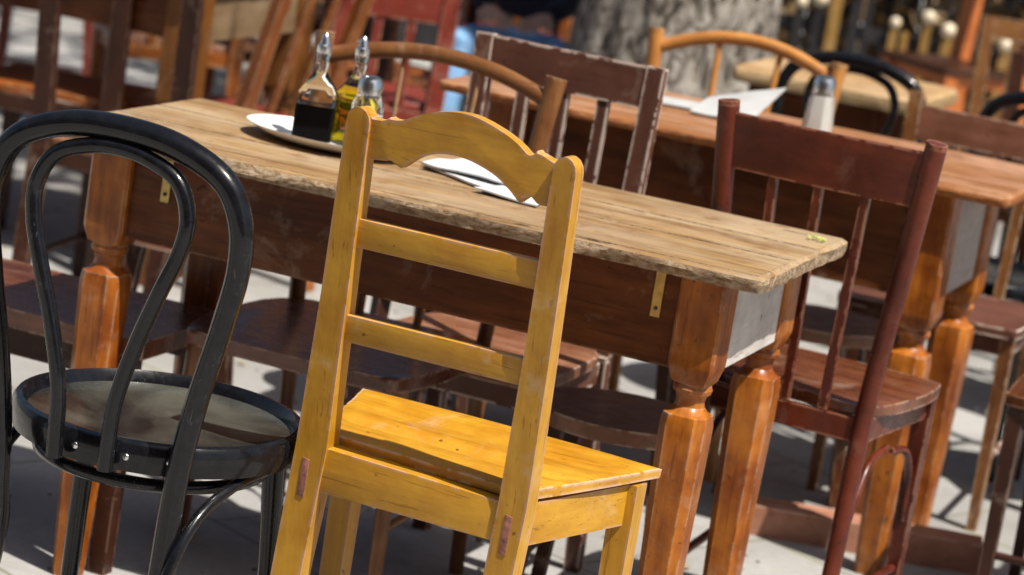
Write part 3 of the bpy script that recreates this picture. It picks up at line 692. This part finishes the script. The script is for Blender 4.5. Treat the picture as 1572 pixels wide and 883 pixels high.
# chairs round the second table and further back
bow_chair('honey coloured bow-back chair at the far side of the orange table', (-.745, 2.24, 0), R(180), honey, H=.985, W=.48, nsp=2, rise=.06, seatm=honey)
slat_chair('slat_back_chair', 'mid brown chair back at right beyond the orange table', (-.12, 2.36, 0), R(180), lambda a: oldwood(a) if a == 'z' else worn(a), H=.945, wt=.42, wb=.38, rail=(.085, .02), nsl=3, SZ=.48, railsink=.03, railm=lambda a: wood('dull_brown', (.14, .05, .026), (.24, .10, .06), .4, a, wear=(.5, .36, .26), wamt=.6))
slat_chair('slat_back_chair', 'dark chair at the right edge beside the end of the orange table', (.66, 1.40, 0), R(90), darkw, H=.98, wt=.40, wb=.38, SZ=.50, depth=.42, seatm=maroon)
slat_chair('slat_back_chair', 'red slat-back chair standing behind the oil bottle beside the person', (-2.10, 3.25, 0), R(34), redor, H=.91, wt=.32, wb=.31, rail=(.15, .02), nsl=2, SZ=.50, pr=.026, lean=.05)
slat_chair('slat_back_chair', 'orange chair turned sideways at the upper left beside the tan table side', (-2.14, 2.62, 0), R(78), orangew, H=1.05, wt=.38, wb=.36, nsl=2, SZ=.47, pr=.024, lean=.27, seatm=redor)
slat_chair('slat_back_chair', 'dark chair with orange seat at the top left edge', (-2.72, 2.35, 0), R(14), darkw, H=.98, wt=.40, wb=.38, nsl=0, SZ=.47, pr=.026, seatm=orangew, lean=.12)
slat_chair('slat_back_chair', 'dark reddish chair beside the thick amber table leg, upper left', (-2.18, 1.75, 0), R(6), darkw, H=.98, wt=.38, wb=.36, nsl=0, SZ=.47, pr=.024, seatm=seatw, lean=.1)
slat_chair('slat_back_chair', 'bright orange chair with dark seat far off at the top right', (-1.05, 6.9, 0), R(140), lambda a: wood('vivid_orange', (.5, .13, .03), (.62, .2, .05), .4, a), H=1.05, wt=.42, wb=.4, nsl=0, SZ=.58, pr=.035, seatm=darkw, lean=.08)
slat_chair('slat_back_chair', 'dark chair beyond the far table at the right edge', (-.35, 4.9, 0), R(200), darkw, H=.86, wt=.42, wb=.4, nsl=3, SZ=.47, pr=.025)
slat_chair('slat_back_chair', 'brown chair in the background, highest at the left beyond the large table', (-3.25, 3.9, 0), R(-30), worn, H=.95, wt=.4, wb=.38, nsl=3, SZ=.47, pr=.022, seatm=seatw)

stool('dark stool standing between the near table and the large table at left', (-1.62, 1.12, 0), .4, darkw)
stool('dark stool seen under the near table between the bow chair legs', (-1.12, 1.22, 0), .9, darkw)
stool('dark stool pushed under the orange table behind the chipped chair', (-.72, 1.60, 0), .2, darkw)
stool('dark stool under the right part of the orange table', (-.30, 1.72, 0), .5, maroon)
stool('dark stool in the gap between the orange table and the red chair', (-1.55, 2.15, 0), .5, darkw)
slat_chair('slat_back_chair', 'dark brown chair beyond the end of the orange table at the right edge', (.46, 2.60, 0), R(120), darkw, H=.92, wt=.40, wb=.38, nsl=3, SZ=.48, pr=.022, seatm=darkw)
slat_chair('slat_back_chair', 'dark low chair behind the black bentwood loops at the far right', (.05, 3.6, 0), R(190), darkw, H=.86, wt=.42, wb=.4, nsl=3, SZ=.47, pr=.024)
stool('maroon stool between the tables behind the thick turned leg at left', (-1.30, 1.75, 0), .7, maroon)
# plank on the paving under the orange table
bm = NB(); beam(bm, (-.36, 1.52, .035), (.165, 1.66, .035), .07, .085, (0, 0, 1), bev=.012, seg=6, wob=.002)
tag(obj('wooden_board', bm, wood('pinkish_board', (.34, .15, .09), (.50, .25, .16), .5, 'x', wear=(.6, .42, .32), grain=30)), 'thick reddish wooden board lying on the paving between table legs', 'board')

# ------------------------------------------------------------------ things on the tables
ZT = .8625
# oval dish
bm = NB(); n = 56; prof = [(.50, .004), (.62, .006), (.80, .012), (.97, .0225), (1.0, .0235), (1.0, .0215), (.82, .009), (.62, .0005), (.0, .0)]
rg = []
for f_, z_ in [(0, .004)]+prof:
    if f_ == 0: rg.append([bm.verts.new((0, 0, z_))])
    else: rg.append([bm.verts.new((.172*f_*math.cos(2*math.pi*k/n), .112*f_*math.sin(2*math.pi*k/n), z_)) for k in range(n)])
for A, B in zip(rg, rg[1:]):
    if len(A) == 1:
        for k in range(n): bm.faces.new((A[0], B[k], B[(k+1) % n]))
    elif len(B) == 1:
        for k in range(n): bm.faces.new((A[k], A[(k+1) % n], B[0]))
    else:
        for k in range(n): bm.faces.new((A[k], A[(k+1) % n], B[(k+1) % n], B[k]))
dish = tag(obj('oval_dish', bm, M_porc, None, 60), 'white oval dish under the oil and vinegar bottles', 'dish'); dish.location = (-.955, .325, ZT); dish.rotation_euler = (0, 0, -.12)
def bottle(label, loc, liq, fill, s=1.0, rz=.3):
    t = thing('cruet_bottle', label, 'bottle', loc, rz)
    # square body, sloping shoulders, round neck
    pr_ = [(0, .026, 2), (.003, .028, 2), (.08, .028, 2), (.090, .0265, 2), (.118, .0125, 0), (.126, .0115, 0), (.150, .0105, 0), (.153, .012, 0), (.158, .012, 0)]
    bm = NB(); lathe(bm, [(z*s, r*s*(1.22 if z < .12 else 1.05), k) for z, r, k in pr_], n=32); obj('glass_body', bm, M_glass, t, 40)
    if fill < .085: q = [(.004, .0287/1.22*1.22*1.0, 2), (fill, .0287, 2)]
    else: q = [(.004, .0255, 2), (.08, .0255, 2), (.089, .0245, 2), (fill, .0245-(fill-.089)*.42, 2)]
    bm = NB(); lathe(bm, [(z*s, r*s*1.22, k) for z, r, k in q], n=32); obj('liquid', bm, liq, t, 40)
    bm = NB(); lathe(bm, [(z*s, r*s) for z, r in ((.1585, .0135), (.166, .0138), (.172, .013), (.174, .010), (.186, .0075), (.193, .0045), (.195, .002))], n=24); obj('pourer', bm, M_steel, t, 40)
bottle('square glass cruet half full of dark vinegar on the white dish', (-.985, .315, ZT+.006), M_vin, .066, 1.04, .35)
bottle('square glass cruet of yellow olive oil behind the vinegar', (-.945, .40, ZT+.0065), M_oil, .108, 1.02, .2)
def shaker(label, loc, s=1.0, full=False):
    t = thing('salt_shaker', label, 'shaker', loc)
    bm = NB(); lathe(bm, [(z*s, r*s, k) for z, r, k in ((0, .021, 1), (.004, .0225, 1), (.062, .018, 1), (.07, .0165, 0), (.078, .0165, 0))], n=32); obj('glass_body', bm, M_glass, t, 25)
    bm = NB(); lathe(bm, [(z*s, r*s, k) for z, r, k in ((.005, .0195, 1), ((.068 if full else .045), (.0148 if full else .0172), 1))], n=32); obj('salt', bm, M_salt, t, 25)
    bm = NB(); lathe(bm, [(z*s, r*s) for z, r in ((.074, .0172), (.090, .0172), (.0935, .0150), (.0960, .0145), (.0985, .009), (.099, .003))], n=24); obj('shaker_cap', bm, M_steel, t, 40)
shaker('small glass salt shaker on the dish beside the cruets', (-.895, .345, ZT+.0065), 1.38)
shaker('tall white salt shaker on the orange table behind the red chair rail', (-.365, 1.62, .8825), 1.45, True)
# napkins
def sheet(name, label, pts, th, mat, loc, cat, grp=None, wav=.004, rz=0):
    bm = NB(); NX = 16; V = []
    a, b, c, d = [Vector(p) for p in pts]
    for lev in (1, 0):
        rows = []
        for j in range(NX+1):
            row = []
            for i in range(NX+1):
                u, v = i/NX, j/NX; p = a*(1-u)*(1-v)+b*u*(1-v)+c*u*v+d*(1-u)*v
                z = p.z+wav*(mnoise.noise(Vector((p.x*14, p.y*14, loc[2]*9+len(label))))+.6)+(th if lev else 0)
                row.append(bm.verts.new((p.x, p.y, z)))
            rows.append(row)
        V.append(rows)
        for A, B in zip(rows, rows[1:]):
            for i in range(NX): bm.faces.new((A[i], A[i+1], B[i+1], B[i]))
    def brd(r): return r[0]+[q[-1] for q in r[1:]]+r[-1][-2::-1]+[q[0] for q in r[-2:0:-1]]
    A, B = brd(V[0]), brd(V[1])
    for k in range(len(A)): bm.faces.new((A[k], A[(k+1) % len(A)], B[(k+1) % len(A)], B[k]))
    o = tag(obj(name, bm, mat, None, 50), label, cat, grp); o.location = loc; o.rotation_euler = (0, 0, rz); return o
sheet('napkin', 'folded white napkin under the others on the near table', [(-.11, -.06, 0), (.11, -.075, 0), (.10, .075, 0), (-.12, .085, 0)], .004, M_paper, (-.64, .33, ZT), 'napkin', 'white napkins on the near table', .0015, -.5)
sheet('napkin', 'crumpled white napkin on top of the folded napkins, under the arched crest', [(-.09, -.07, .006), (.12, -.05, .006), (.09, .07, .008), (-.10, .06, .006)], .003, M_paper, (-.645, .34, ZT), 'napkin', 'white napkins on the near table', .008, -.3)
sheet('napkin', 'small pointed napkin corner nearest the yellow crest rail', [(-.06, -.04, .0), (.07, -.03, .0), (.05, .03, .001), (-.05, .04, .001)], .003, M_paper, (-.535, .215, ZT), 'napkin', 'white napkins on the near table', .004, -.2)
sheet('paper_menu', 'white paper menu lying flat on the orange table at left', [(-.13, -.06, 0), (.13, -.06, 0), (.12, .07, 0), (-.12, .07, 0)], .003, M_menu, (-.80, 1.72, .8825), 'menu', None, .002, .1)
sheet('paper_menu', 'white paper menu with a raised corner on the orange table before the shaker', [(-.07, -.07, 0), (.07, -.08, 0), (.115, .07, .075), (-.06, .08, .02)], .003, M_menu, (-.60, 1.70, .8835), 'menu', None, .003, .1)
# yellow-green blossom crumbs at the table corner
bm = NB()
for k in range(16):
    p = Vector((random.uniform(-.016, .016), random.uniform(-.012, .012), random.uniform(.001, .010))); q = bmesh.ops.create_icosphere(bm, subdivisions=1, radius=random.uniform(.002, .005))
    bmesh.ops.scale(bm, vec=(1.3, .8, .6), verts=q['verts']); bmesh.ops.rotate(bm, verts=q['verts'], cent=(0, 0, 0), matrix=Matrix.Rotation(random.random()*6, 3, 'Z')); bmesh.ops.translate(bm, vec=p, verts=q['verts'])
o = tag(obj('blossom', bm, M_leaf_bit), 'tiny yellow green blossom lying on the near table corner', 'blossom'); o.location = (-.035, .46, ZT-.001)

# chairs crowding the background
BG = 'blurred chairs crowding the background'
for (x, y, rz, mt, sm, h, lab) in (
    (-3.05, 3.75, 40, orangew, seatw, .95, 'blurred orange brown chair in the top left corner just past the large table'),
    (-2.55, 3.95, -20, darkw, orangew, .92, 'blurred dark chair with orange seat right behind the tan table side'),
    (-3.75, 4.45, 110, redor, seatw, .95, 'blurred reddish chair turned sideways deep in the top left corner'),
    (-3.15, 5.1, 15, darkw, seatw, .95, 'blurred dark chair farthest back above the thick amber leg'),
    (-4.35, 3.5, -60, darkw, seatw, .92, 'blurred dark chair at the extreme top left edge of the view'),
    (-2.75, 6.0, 190, orangew, redor, .95, 'blurred orange chair in front of the dark wall behind the cruets'),
    (-3.6, 6.2, 70, oldwood, seatw, .95, 'blurred brown chair in front of the dark wall at upper left'),
    (-.62, 5.6, 200, oldwood, darkw, .90, 'blurred brown chair below the fence knobs at upper right'),
    (-.20, 4.4, 150, maroon, seatw, .86, 'blurred maroon chair at the right edge below the orange chair'),
    (.35, 3.9, 100, darkw, seatw, .92, 'blurred dark chair beyond the right end of the orange table')):
    slat_chair('slat_back_chair', lab, (x, y, 0), R(rz), mt, H=h, wt=.40, wb=.38, nsl=3, SZ=.47, pr=.023, seatm=sm, group=BG)

# ------------------------------------------------------------------ tree
t = thing('tree', 'thick grey barked tree trunk behind the tables with leafy crown above', 'tree', (-1.575, 4.25, 0))
bm = NB(); rings = []; n = 64
for i in range(40):
    z = i/39*3.4; ring = []
    for k in range(n):
        a = 2*math.pi*k/n; r = .335-.02*z+.16*math.exp(-z*3.5)
        r += .035*mnoise.noise(Vector((math.cos(a)*3, math.sin(a)*3, z*.8)))+.022*mnoise.noise(Vector((math.cos(a)*9, math.sin(a)*9, z*2.2)))
        ring.append(bm.verts.new((r*math.cos(a)+.03*z, r*math.sin(a), z-.05)))
    rings.append(ring)
for A, B in zip(rings, rings[1:]):
    for k in range(n): bm.faces.new((A[k], A[(k+1) % n], B[(k+1) % n], B[k]))
bm.faces.new(rings[-1]); tr = obj('trunk', bm, M_bark, t, 70)
tips = []
for k in range(7):
    a = k*.9+.3; L = 2.2; b = [(.1, 0, 3.1), (.1+.6*math.cos(a), .6*math.sin(a), 3.9), (.1+1.5*math.cos(a), 1.5*math.sin(a), 4.6), (.1+2.3*math.cos(a), 2.3*math.sin(a), 5.4+.3*math.sin(k*2))]
    bm = NB(); tube(bm, b, lambda u: .16*(1-u)+.03, 10, sm=5); obj('limb', bm, M_bark, t, 60); tips += [b[2], b[3]]
bm = NB(); cl = []
for k in range(60):
    a = random.random()*6.283; rad = 2.3*math.sqrt(random.random()); z = 4.6+random.random()*2.4*(1-(rad/3.6)**2)
    cl.append((rad*math.cos(a), rad*math.sin(a), z, random.uniform(.35, .7)))
for (x, y, z, r) in cl:
    for j in range(70):
        d = Vector((random.gauss(0, 1), random.gauss(0, 1), random.gauss(0, .7)))*r*.55
        p = Vector((x, y, z))+d; s_ = random.uniform(.05, .09)
        u_ = Vector((random.gauss(0, 1), random.gauss(0, 1), random.gauss(0, .5))).normalized(); v_ = u_.cross(Vector((random.random(), random.random(), random.random()))).normalized()
        bm.faces.new([bm.verts.new(p+u_*s_), bm.verts.new(p+v_*s_*.5), bm.verts.new(p-u_*s_), bm.verts.new(p-v_*s_*.5)])
obj('crown', bm, M_leaf, t)

# ------------------------------------------------------------------ seated person, mostly hidden
def skin_body(chains, name, mat, parent=None, sub=1):
    me = bpy.data.meshes.new(name); V = []; E = []; Rr = []
    idx = {}
    for ch in chains:
        prev = None
        for key, p, r in ch:
            if key in idx: i = idx[key]
            else: i = len(V); idx[key] = i; V.append(p); Rr.append(r)
            if prev is not None: E.append((prev, i))
            prev = i
    me.from_pydata(V, E, []); o = bpy.data.objects.new(name, me); C.objects.link(o)
    md = o.modifiers.new('skin', 'SKIN'); md.use_smooth_shade = True
    for i, r in enumerate(Rr):
        me.skin_vertices[0].data[i].radius = (r, r) if not isinstance(r, tuple) else r
    me.skin_vertices[0].data[0].use_root = True
    o.modifiers.new('sub', 'SUBSURF').levels = sub; o.modifiers['sub'].render_levels = sub
    me.materials.append(mat)
    if parent: o.parent = parent
    return o
def person(loc, rz):
    t = thing('person', 'seated person in blue jeans and dark jacket, left of the tree trunk', 'person', loc, rz)
    P = ('pel', (0, 0, .56), (.15, .12))
    legs = []
    for s_, kx in ((-1, -.16), (1, .17)):
        legs.append([P, ('h%d' % s_, (s_*.10, .06, .56), .095), ('k%d' % s_, (kx, .46, .60), .07), ('c%d' % s_, (kx+s_*.01, .50, .35), .06), ('a%d' % s_, (kx, .47, .10), .045)])
    skin_body([[P, ('s1', (0, -.02, .60), (.15, .12))]]+legs, 'jeans', M_denim, t, 2)
    arms = []
    T0 = ('b0', (0, 0, .66), (.155, .115))
    arms.append([T0, ('b1', (0, -.02, .82), (.15, .11)), ('b2', (0, -.01, 1.0), (.17, .12)), ('b3', (0, .0, 1.10), (.12, .09)), ('b4', (0, .01, 1.15), .065)])
    for s_ in (-1, 1): arms.append([arms[0][2], ('sh%d' % s_, (s_*.19, .0, 1.06), .065), ('el%d' % s_, (s_*.24, .07, .82), .05), ('wr%d' % s_, (s_*.10, .29, .73), .038)])
    skin_body(arms, 'jacket', M_jacket, t, 2)
    # head with face, and hands
    bm = NB(); bmesh.ops.create_uvsphere(bm, u_segments=28, v_segments=20, radius=.1)
    for v in bm.verts:
        v.co.x *= .78; v.co.z *= 1.18
        if v.co.y > 0 and v.co.z < -.03: v.co.y *= .92; v.co.x *= .85
    q = bmesh.ops.create_cone(bm, segments=12, radius1=.016, radius2=.006, depth=.04, cap_ends=True); bmesh.ops.rotate(bm, verts=q['verts'], cent=(0, 0, 0), matrix=Matrix.Rotation(R(15), 3, 'X')); bmesh.ops.translate(bm, verts=q['verts'], vec=(0, .1, -.005))
    for s_ in (-1, 1):
        q = bmesh.ops.create_uvsphere(bm, u_segments=10, v_segments=8, radius=.02); bmesh.ops.scale(bm, vec=(.4, .8, 1.3), verts=q['verts']); bmesh.ops.translate(bm, verts=q['verts'], vec=(s_*.08, .0, -.01))
    q = bmesh.ops.create_cone(bm, segments=16, radius1=.05, radius2=.045, depth=.12, cap_ends=True); bmesh.ops.translate(bm, verts=q['verts'], vec=(0, -.01, -.13))
    hd = obj('head', bm, M_skin, t, 70); hd.location = (0, .03, 1.33)
    for s_ in (-1, 1):
        bm = NB(); bmesh.ops.create_uvsphere(bm, u_segments=10, v_segments=8, radius=.011); e = obj('eye', bm, M_hair, hd); e.location = (s_*.03, .088, .015)
    bm = NB(); tube(bm, [(-.022, .088, -.055), (0, .094, -.057), (.022, .088, -.055)], .004, 8); obj('mouth', bm, M_plug, hd)
    bm = NB(); bmesh.ops.create_uvsphere(bm, u_segments=28, v_segments=20, radius=.108)
    for v in bm.verts:
        v.co.x *= .8; v.co.z *= 1.17
        if v.co.y > .03 and v.co.z < .06: v.co.y = .03
        if v.co.z < -.05: v.co.z = -.05
    h = obj('hair', bm, M_hair, t, 70); h.location = (0, .02, 1.345)
    for s_ in (-1, 1):
        base = Vector((s_*.10, .30, .725)); fd = Vector((-s_*.35, .9, -.15)).normalized(); sd_ = Vector((.9, s_*.35, 0)).normalized()
        ch = [[('w', tuple(base), .026), ('p', tuple(base+fd*.05), (.036, .018)), ('p2', tuple(base+fd*.085), (.036, .014))]]
        for k, (o_, L) in enumerate(((-.03, .06), (-.01, .075), (.011, .07), (.03, .055))):
            ch.append([('p2', None, None), ('f%da' % k, tuple(base+fd*.10+sd_*o_), .009), ('f%db' % k, tuple(base+fd*(.10+L*.6)+sd_*o_*1.1+Vector((0, 0, -.006))), .008), ('f%dc' % k, tuple(base+fd*(.10+L)+sd_*o_*1.1+Vector((0, 0, -.022))), .007)])
        ch.append([('p', None, None), ('t1', tuple(base+fd*.06+sd_*(-s_)*-.045), .01), ('t2', tuple(base+fd*.10+sd_*(-s_)*-.055), .008)])
        skin_body(ch, 'hand', M_skin, t, 1)
        bm = NB(); kx = -.16 if s_ < 0 else .17; tube(bm, [(kx, .42, .04), (kx, .50, .045), (kx+s_*.01, .60, .035), (kx+s_*.01, .68, .03)], lambda u: .045-.012*u, 12); obj('shoe', bm, M_shoe, t, 60)
PX, PY, PR = -2.20, 4.62, R(195)
person((PX, PY, 0), PR)
slat_chair('slat_back_chair', 'dark chair under the seated person in jeans', (PX-.02-.045, PY+.21, 0), PR, darkw, H=.98, wt=.42, wb=.40, SZ=.45, depth=.42, wf=.44, lean=.12, nsl=3, pr=.018)

# ------------------------------------------------------------------ fence with pale knobs and the dark wall behind
f = thing('picket_fence', 'fence of dark and golden pickets with pale round knobs at the top right', 'fence', (-1.2, 7.6, 0), R(8))
rnd = random.Random(3)
for k in range(46):
    x = -1.5+k*.082+rnd.uniform(-.02, .02); hh = rnd.uniform(.56, .66); tall = rnd.random() < .5
    if tall: hh = rnd.uniform(1.0, 1.25)
    bm = NB(); beam(bm, (x, 0, 0), (x, 0, hh), rnd.uniform(.025, .045), .025, (1, 0, 0)); p = obj('picket', bm, M_fgold if rnd.random() < .55 else M_fdark, f)
    if not tall and rnd.random() < .8:
        bm = NB(); bmesh.ops.create_uvsphere(bm, u_segments=16, v_segments=10, radius=rnd.uniform(.024, .036)); o = obj('knob', bm, M_whiteknob, p); o.location = (x, 0, hh+.025)
for z in (.2, .56):
    bm = NB(); beam(bm, (-1.6, .03, z), (2.35, .03, z), .06, .03, (0, 0, 1)); obj('rail', bm, M_fdark, f)
hed = thing('hedge', 'olive hedge behind the knobbed fence at the top right', 'hedge', (-.6, 8.6, 0), R(8))
bm = NB()
for k in range(5200):
    p = Vector((random.uniform(-2.2, 3.2), random.gauss(0, .22), random.uniform(.02, 1.5)+random.gauss(0, .06))); s_ = random.uniform(.03, .07)
    u_ = Vector((random.gauss(0, 1), random.gauss(0, 1), random.gauss(0, 1))).normalized(); v_ = u_.cross(Vector((random.random(), random.random(), random.random()))).normalized()
    bm.faces.new([bm.verts.new(p+u_*s_), bm.verts.new(p+v_*s_*.6), bm.verts.new(p-u_*s_), bm.verts.new(p-v_*s_*.6)])
obj('foliage', bm, simple('olive_leaf', (.16, .10, .04), .6, 0, .5, 6), hed)
bm = NB()
for k in range(12): beam(bm, (-2+k*.45, 0, 0), (-2+k*.45+.05, 0, 1.2), .03, .03, (1, 0, 0), .015, .015)
obj('stems', bm, M_bark, hed)
w_ = thing('shop_wall', 'near black timber shop wall in the background behind the person', 'wall', (-4.9, 8.3, 0), R(11))
bm = NB()
for k in range(48): beam(bm, (-3.2+k*.27, 0, 0), (-3.2+k*.27, 0, 3.2), .262, .05, (1, 0, 0), bev=.006)
obj('boarding', bm, M_wall, w_)
bm = NB(); beam(bm, (-3.4, -.05, .1), (9.6, -.05, .1), .2, .06, (0, 0, 1)); obj('skirting', bm, M_fdark, w_)

# unseen facade added behind the camera to shade and tint what faces it
hs = thing('added_facade', 'unseen brown facade added behind the camera to shade and tint', 'added facade', (0, -11, 0))
bm = NB(); beam(bm, (-14, 0, 4.6), (14, 0, 4.6), 9.2, .4, (0, 0, 1), bev=.02); obj('wall', bm, simple('added_facade_brown', (.16, .105, .07), .9, 0, .2, 3), hs)  # out of frame; cuts low sky fill on surfaces facing the camera
for k in range(9):
    for z in (1.5, 4.6, 7.4):
        x = -12+k*3
        bm = NB(); beam(bm, (x, .215, z-.8), (x, .215, z+.8), 1.1, .05, (1, 0, 0)); w2 = obj('added_facade_window', bm, M_fdark, hs)
        bm = NB(); beam(bm, (x-.65, .25, z-.85), (x+.65, .25, z-.85), .08, .16, (0, 0, 1)); obj('added_facade_sill', bm, M_greyd, w2)
